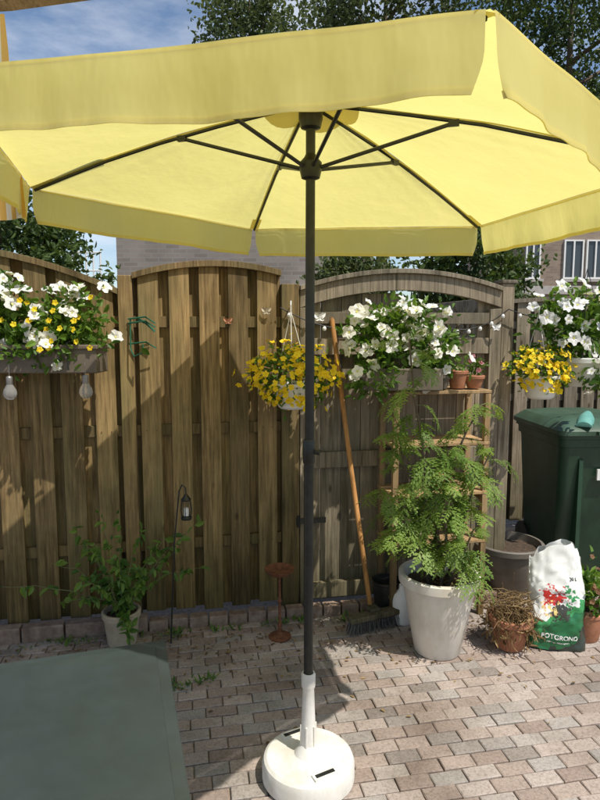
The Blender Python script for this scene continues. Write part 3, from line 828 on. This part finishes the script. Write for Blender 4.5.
def bagtext(txt, size, x, z, mat, tilt):
    cu = bpy.data.curves.new('t', 'FONT'); cu.body = txt; cu.size = size; cu.align_x = 'CENTER'; cu.offset = .0006
    ob = bpy.data.objects.new('t', cu); sc.collection.objects.link(ob); bpy.context.view_layer.update()
    me = bpy.data.meshes.new_from_object(ob.evaluated_get(bpy.context.evaluated_depsgraph_get()))
    bpy.data.objects.remove(ob)
    for vt in me.vertices:
        px = x + vt.co.x*math.cos(tilt)-vt.co.y*math.sin(tilt); pz = z + vt.co.x*math.sin(tilt)+vt.co.y*math.cos(tilt)
        hit = bv.ray_cast(Vector((px,-.5,pz)), Vector((0,1,0)))
        vt.co = Vector((px, (hit[0].y if hit[0] else -.05)-.003, pz))
    me.materials.clear(); me.materials.append(mat)
    o = bpy.data.objects.new('printed_text', me); sc.collection.objects.link(o); o.parent = bag
bagtext('POTGROND', .030, .005, .06, M_whitepl, -.05)
bagtext('terreau - blumenerde', .012, .0, .04, M_whitepl, -.05)
bagtext('20 L', .020, .06, .33, M_metal, .05)

potplant('potted_plant', (1.40,2.82,0), .07,.09,.15, M_terra, 260, .22, leafmat('brown_leaf',(.12,.06,.03),(.3,.16,.08)), 30, .05)

# ------------------------------------------------------------------ small things on the fence
e = empty('green_wire_bracket', (-.80,2.93,0)); mb = MB()
mb.tube([(-.02,0,1.56),(-.02,-.01,1.42),(.0,-.03,1.38),(.05,-.05,1.40),(.05,-.05,1.44)], .004, 6)
for z in (1.56,1.54,1.44): mb.tube([(-.03,0,z),(.06,-.03,z+.01),(.10,0,z-.02)], .004, 6)
mb.tube([(.02,-.01,1.56),(.06,-.02,1.54),(.10,-.01,1.50)], .006, 6)
mb.obj('wire', pmat('green_coating',(.01,.09,.05),(.02,.13,.07),20,.5,0), e)
def deco(c, s_=.025, mat=M_whitepl):
    c = Vector(c); mb = MB()
    for sg in (-1,1):
        mb.leaf((0,0,0), (sg*.8,-.1,.6), (0,-1,0), s_*1.4, s_, 0); mb.leaf((0,0,0), (sg*.8,-.1,-.4), (0,-1,0), s_, s_*.8, 0)
    mb.tube([(0,-.002,-s_*.5),(0,-.002,s_*.6)], s_*.09, 6)
    mb.obj('butterfly_ornament', mat, loc=c)
deco((-.17,3.06,1.60),.022,M_beige); deco((-.36,3.03,1.55), .02, M_terra); deco((.10,3.10,1.57),.028); deco((1.06,3.27,1.52),.022)
e = empty('string_lights'); mb = MB(); mbb = MB()
P0, P1, P2 = Vector((.62,3.20,1.60)), Vector((1.13,3.29,1.62)), Vector((2.2,3.45,1.86))
for (a, b, sg) in ((P0,P1,.10),(P1,P2,.16),(Vector((-.10,3.06,1.62)),P0,.10)):
    pts = [a.lerp(b,k/16)+Vector((0,0,-sg*4*(k/16)*(1-k/16))) for k in range(17)]
    mb.tube(pts, .0028, 4)
    for k in range(1,16,2): mbb.lathe([(.001,-.026),(.009,-.021),(.011,-.012),(.006,-.002),(.001,0)], 8, pts[k])
mb.obj('wire', M_metal, e); mbb.obj('bulbs', M_whitepl, e)

mb = MB()
for k in range(900):
    s_ = R.uniform(-1.8,1.5); tt = -.13-abs(R.gauss(0,.32))
    x = s_*ct - tt*st_; y = 3.15+s_*st_+tt*ct
    if y < 1.2: continue
    L = R.uniform(.005,.026); d = rdir(); d.z = R.uniform(0,.15); mb.leaf((x,y,.004), d, (0,0,1), L, L*.45)
mb.obj('leaf_litter', M_dry, smooth=False)
mb = MB()
def tuft(x,y,n=14,h=.05,sp=.03):
    for k in range(n):
        a = R.uniform(0,6.28); mb.leaf((x+R.uniform(-sp,sp),y+R.uniform(-sp,sp),0), (math.cos(a)*.6,math.sin(a)*.6,R.uniform(.4,1)), (0,0,1), h*R.uniform(.5,1.2), h*.22)
for k in range(34):
    s_ = R.uniform(-1.8,1.0); tt = -.15-R.uniform(0,.05); tuft(s_*ct-tt*st_, 3.15+s_*st_+tt*ct, R.randint(5,14), R.uniform(.02,.05))
for (x,y) in ((-.62,2.46),(-.56,2.42),(-.66,2.50),(-.5,2.38),(-.45,2.44),(-.38,2.46)): tuft(x,y,12,.04,.03)
mb.obj('weeds', M_leafV, smooth=False)

# ------------------------------------------------------------------ trees and shrubs behind
def foliage(mb, c, rd, ncl, per, ls, cr, mat=0):
    c = Vector(c)
    for i in range(ncl):
        d = rdir(); q = R.uniform(.2,1)**.45*(1+.35*noise.noise(d*1.7+c))
        cc = c+Vector((d.x*rd[0],d.y*rd[1],d.z*rd[2]))*q; tone = R.random()
        rr = cr*R.uniform(.6,1.3)
        for k in range(per):
            o = Vector((R.gauss(0,.5),R.gauss(0,.5),R.gauss(0,.38)))*rr
            L = ls*R.uniform(.6,1.3)
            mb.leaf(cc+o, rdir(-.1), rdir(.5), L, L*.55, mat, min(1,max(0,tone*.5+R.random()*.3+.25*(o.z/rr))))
def tree(name, base, c, rd, ncl, per, ls, cr, mat, tr=.2):
    e = empty(name, base); b = Vector(base); c = Vector(c)-b
    mb = MB(); top = c+Vector((0,0,rd[2]*.7))
    mb.tube([(0,0,-.1),c*.33,c*.7,top], [tr,tr*.75,tr*.5,tr*.12], 12)
    for k in range(12):
        a = k*2.4; st0 = c*(.55+.04*k); d = Vector((math.cos(a)*rd[0],math.sin(a)*rd[1],rd[2]*R.uniform(.1,.6)))*.8
        mb.tube([st0, st0+d*.5+Vector((0,0,.1)), st0+d], [tr*.3,tr*.18,tr*.04], 7)
    mb.obj('trunk', M_bark, e)
    mb = MB(); foliage(mb, c, rd, ncl, per, ls, cr); mb.obj('crown', mat, e, smooth=False)
tree('tall_tree', (-1.5,19,0), (-1.5,19,9.9), (1.5,1.4,2.3), 85, 70, .15, .5, M_tree2)
tree('tall_tree', (3.2,24,0), (3.2,24,13.6), (3.2,3,2.4), 120, 80, .2, .8, M_tree2, .3)
tree('tall_tree', (10.6,25,0), (10.6,25,12.6), (5.0,4.0,4.6), 230, 80, .2, 1.0, M_tree, .35)
tree('shrub', (-3.5,6.8,0), (-3.3,6.8,2.05), (1.05,.9,1.0), 95, 80, .08, .33, M_tree, .06)
tree('shrub', (1.85,6.3,0), (1.82,6.3,2.05), (.55,.5,.6), 60, 80, .07, .22, M_tree, .05)
tree('shrub', (.9,7.6,0), (.7,7.6,2.1), (.5,.4,.5), 45, 80, .07, .22, M_tree2, .05)
tree('shrub', (-5.6,9,0), (-5.4,9,2.8), (1.6,1.2,1.8), 90, 80, .12, .5, M_tree, .08)

# ------------------------------------------------------------------ houses
def house(name, x0, x1, y0, y1, h, mat, wins, band=None, roofh=1.4, ov=.04):
    e = empty(name, (x0,y0,0)); W = x1-x0; D = y1-y0
    mb = MB(); mb.board(0,W,0,D,-.1,h,h); mb.obj('walls', mat, e, smooth=False)
    mb = MB(); mb.add([(-ov,-ov,h+.002),(W+ov,-ov,h+.002),(W+ov,D+ov,h+.002),(-ov,D+ov,h+.002),(.2,D/2,h+roofh),(W-.2,D/2,h+roofh)], [(0,1,5,4),(2,3,4,5),(1,2,5),(3,0,4),(3,2,1,0)])
    mb.obj('roof', M_roof, e, smooth=False)
    fr = MB(); gl = MB(); tr = MB()
    for (wx, wz, ww, wh) in wins:
        gl.board(wx,wx+ww,-.02,-.01,wz,wz+wh,wz+wh)
        for (a,b,c_,d_) in ((wx-.04,wx,wz-.04,wz+wh+.04),(wx+ww,wx+ww+.04,wz-.04,wz+wh+.04),(wx+ww/2-.02,wx+ww/2+.02,wz,wz+wh)): fr.board(a,b,-.06,-.004,c_,d_,d_)
        fr.board(wx,wx+ww,-.058,-.004,wz-.04,wz,wz); fr.board(wx,wx+ww,-.058,-.004,wz+wh,wz+wh+.04,wz+wh+.04)
        tr.board(wx-.12,wx+ww+.12,-.12,-.002,wz-.12,wz-.045,wz-.045)
    if band: tr.board(-.02,W+.02,-.1,-.003,band,band+.22,band+.22)
    if gl.v: gl.obj('glass', M_glasswin, e, smooth=False); fr.obj('window_frames', M_whitepl, e, smooth=False)
    if tr.v: tr.obj('trim', M_concr, e, smooth=False)
house('brick_house', -2.75, 1.1, 9.2, 13.5, 3.6, M_house1, [(2.6,1.0,.9,1.1)], roofh=.6)
house('brick_house', 6.0, 15, 16.5, 22, 6.0, M_house2, [(.10,2.95,.32,.95),(1.12,2.95,.45,.95),(1.72,2.95,.42,.95),(4.4,2.9,1.1,1.25),(.5,.5,1.1,1.3),(3,.5,1.1,1.3)], band=2.50)
e = empty('balcony_railing', (-3.6,8.6,0)); mb = MB()
for k in range(9): mb.tube([(k*.1,0,0),(k*.1,0,2.62)], .012, 6)
for z in (1.75,1.95,2.15,2.35,2.60): mb.tube([(0,0,z),(.8,0,z)], .012, 6)
mb.obj('bars', M_whitepl, e)
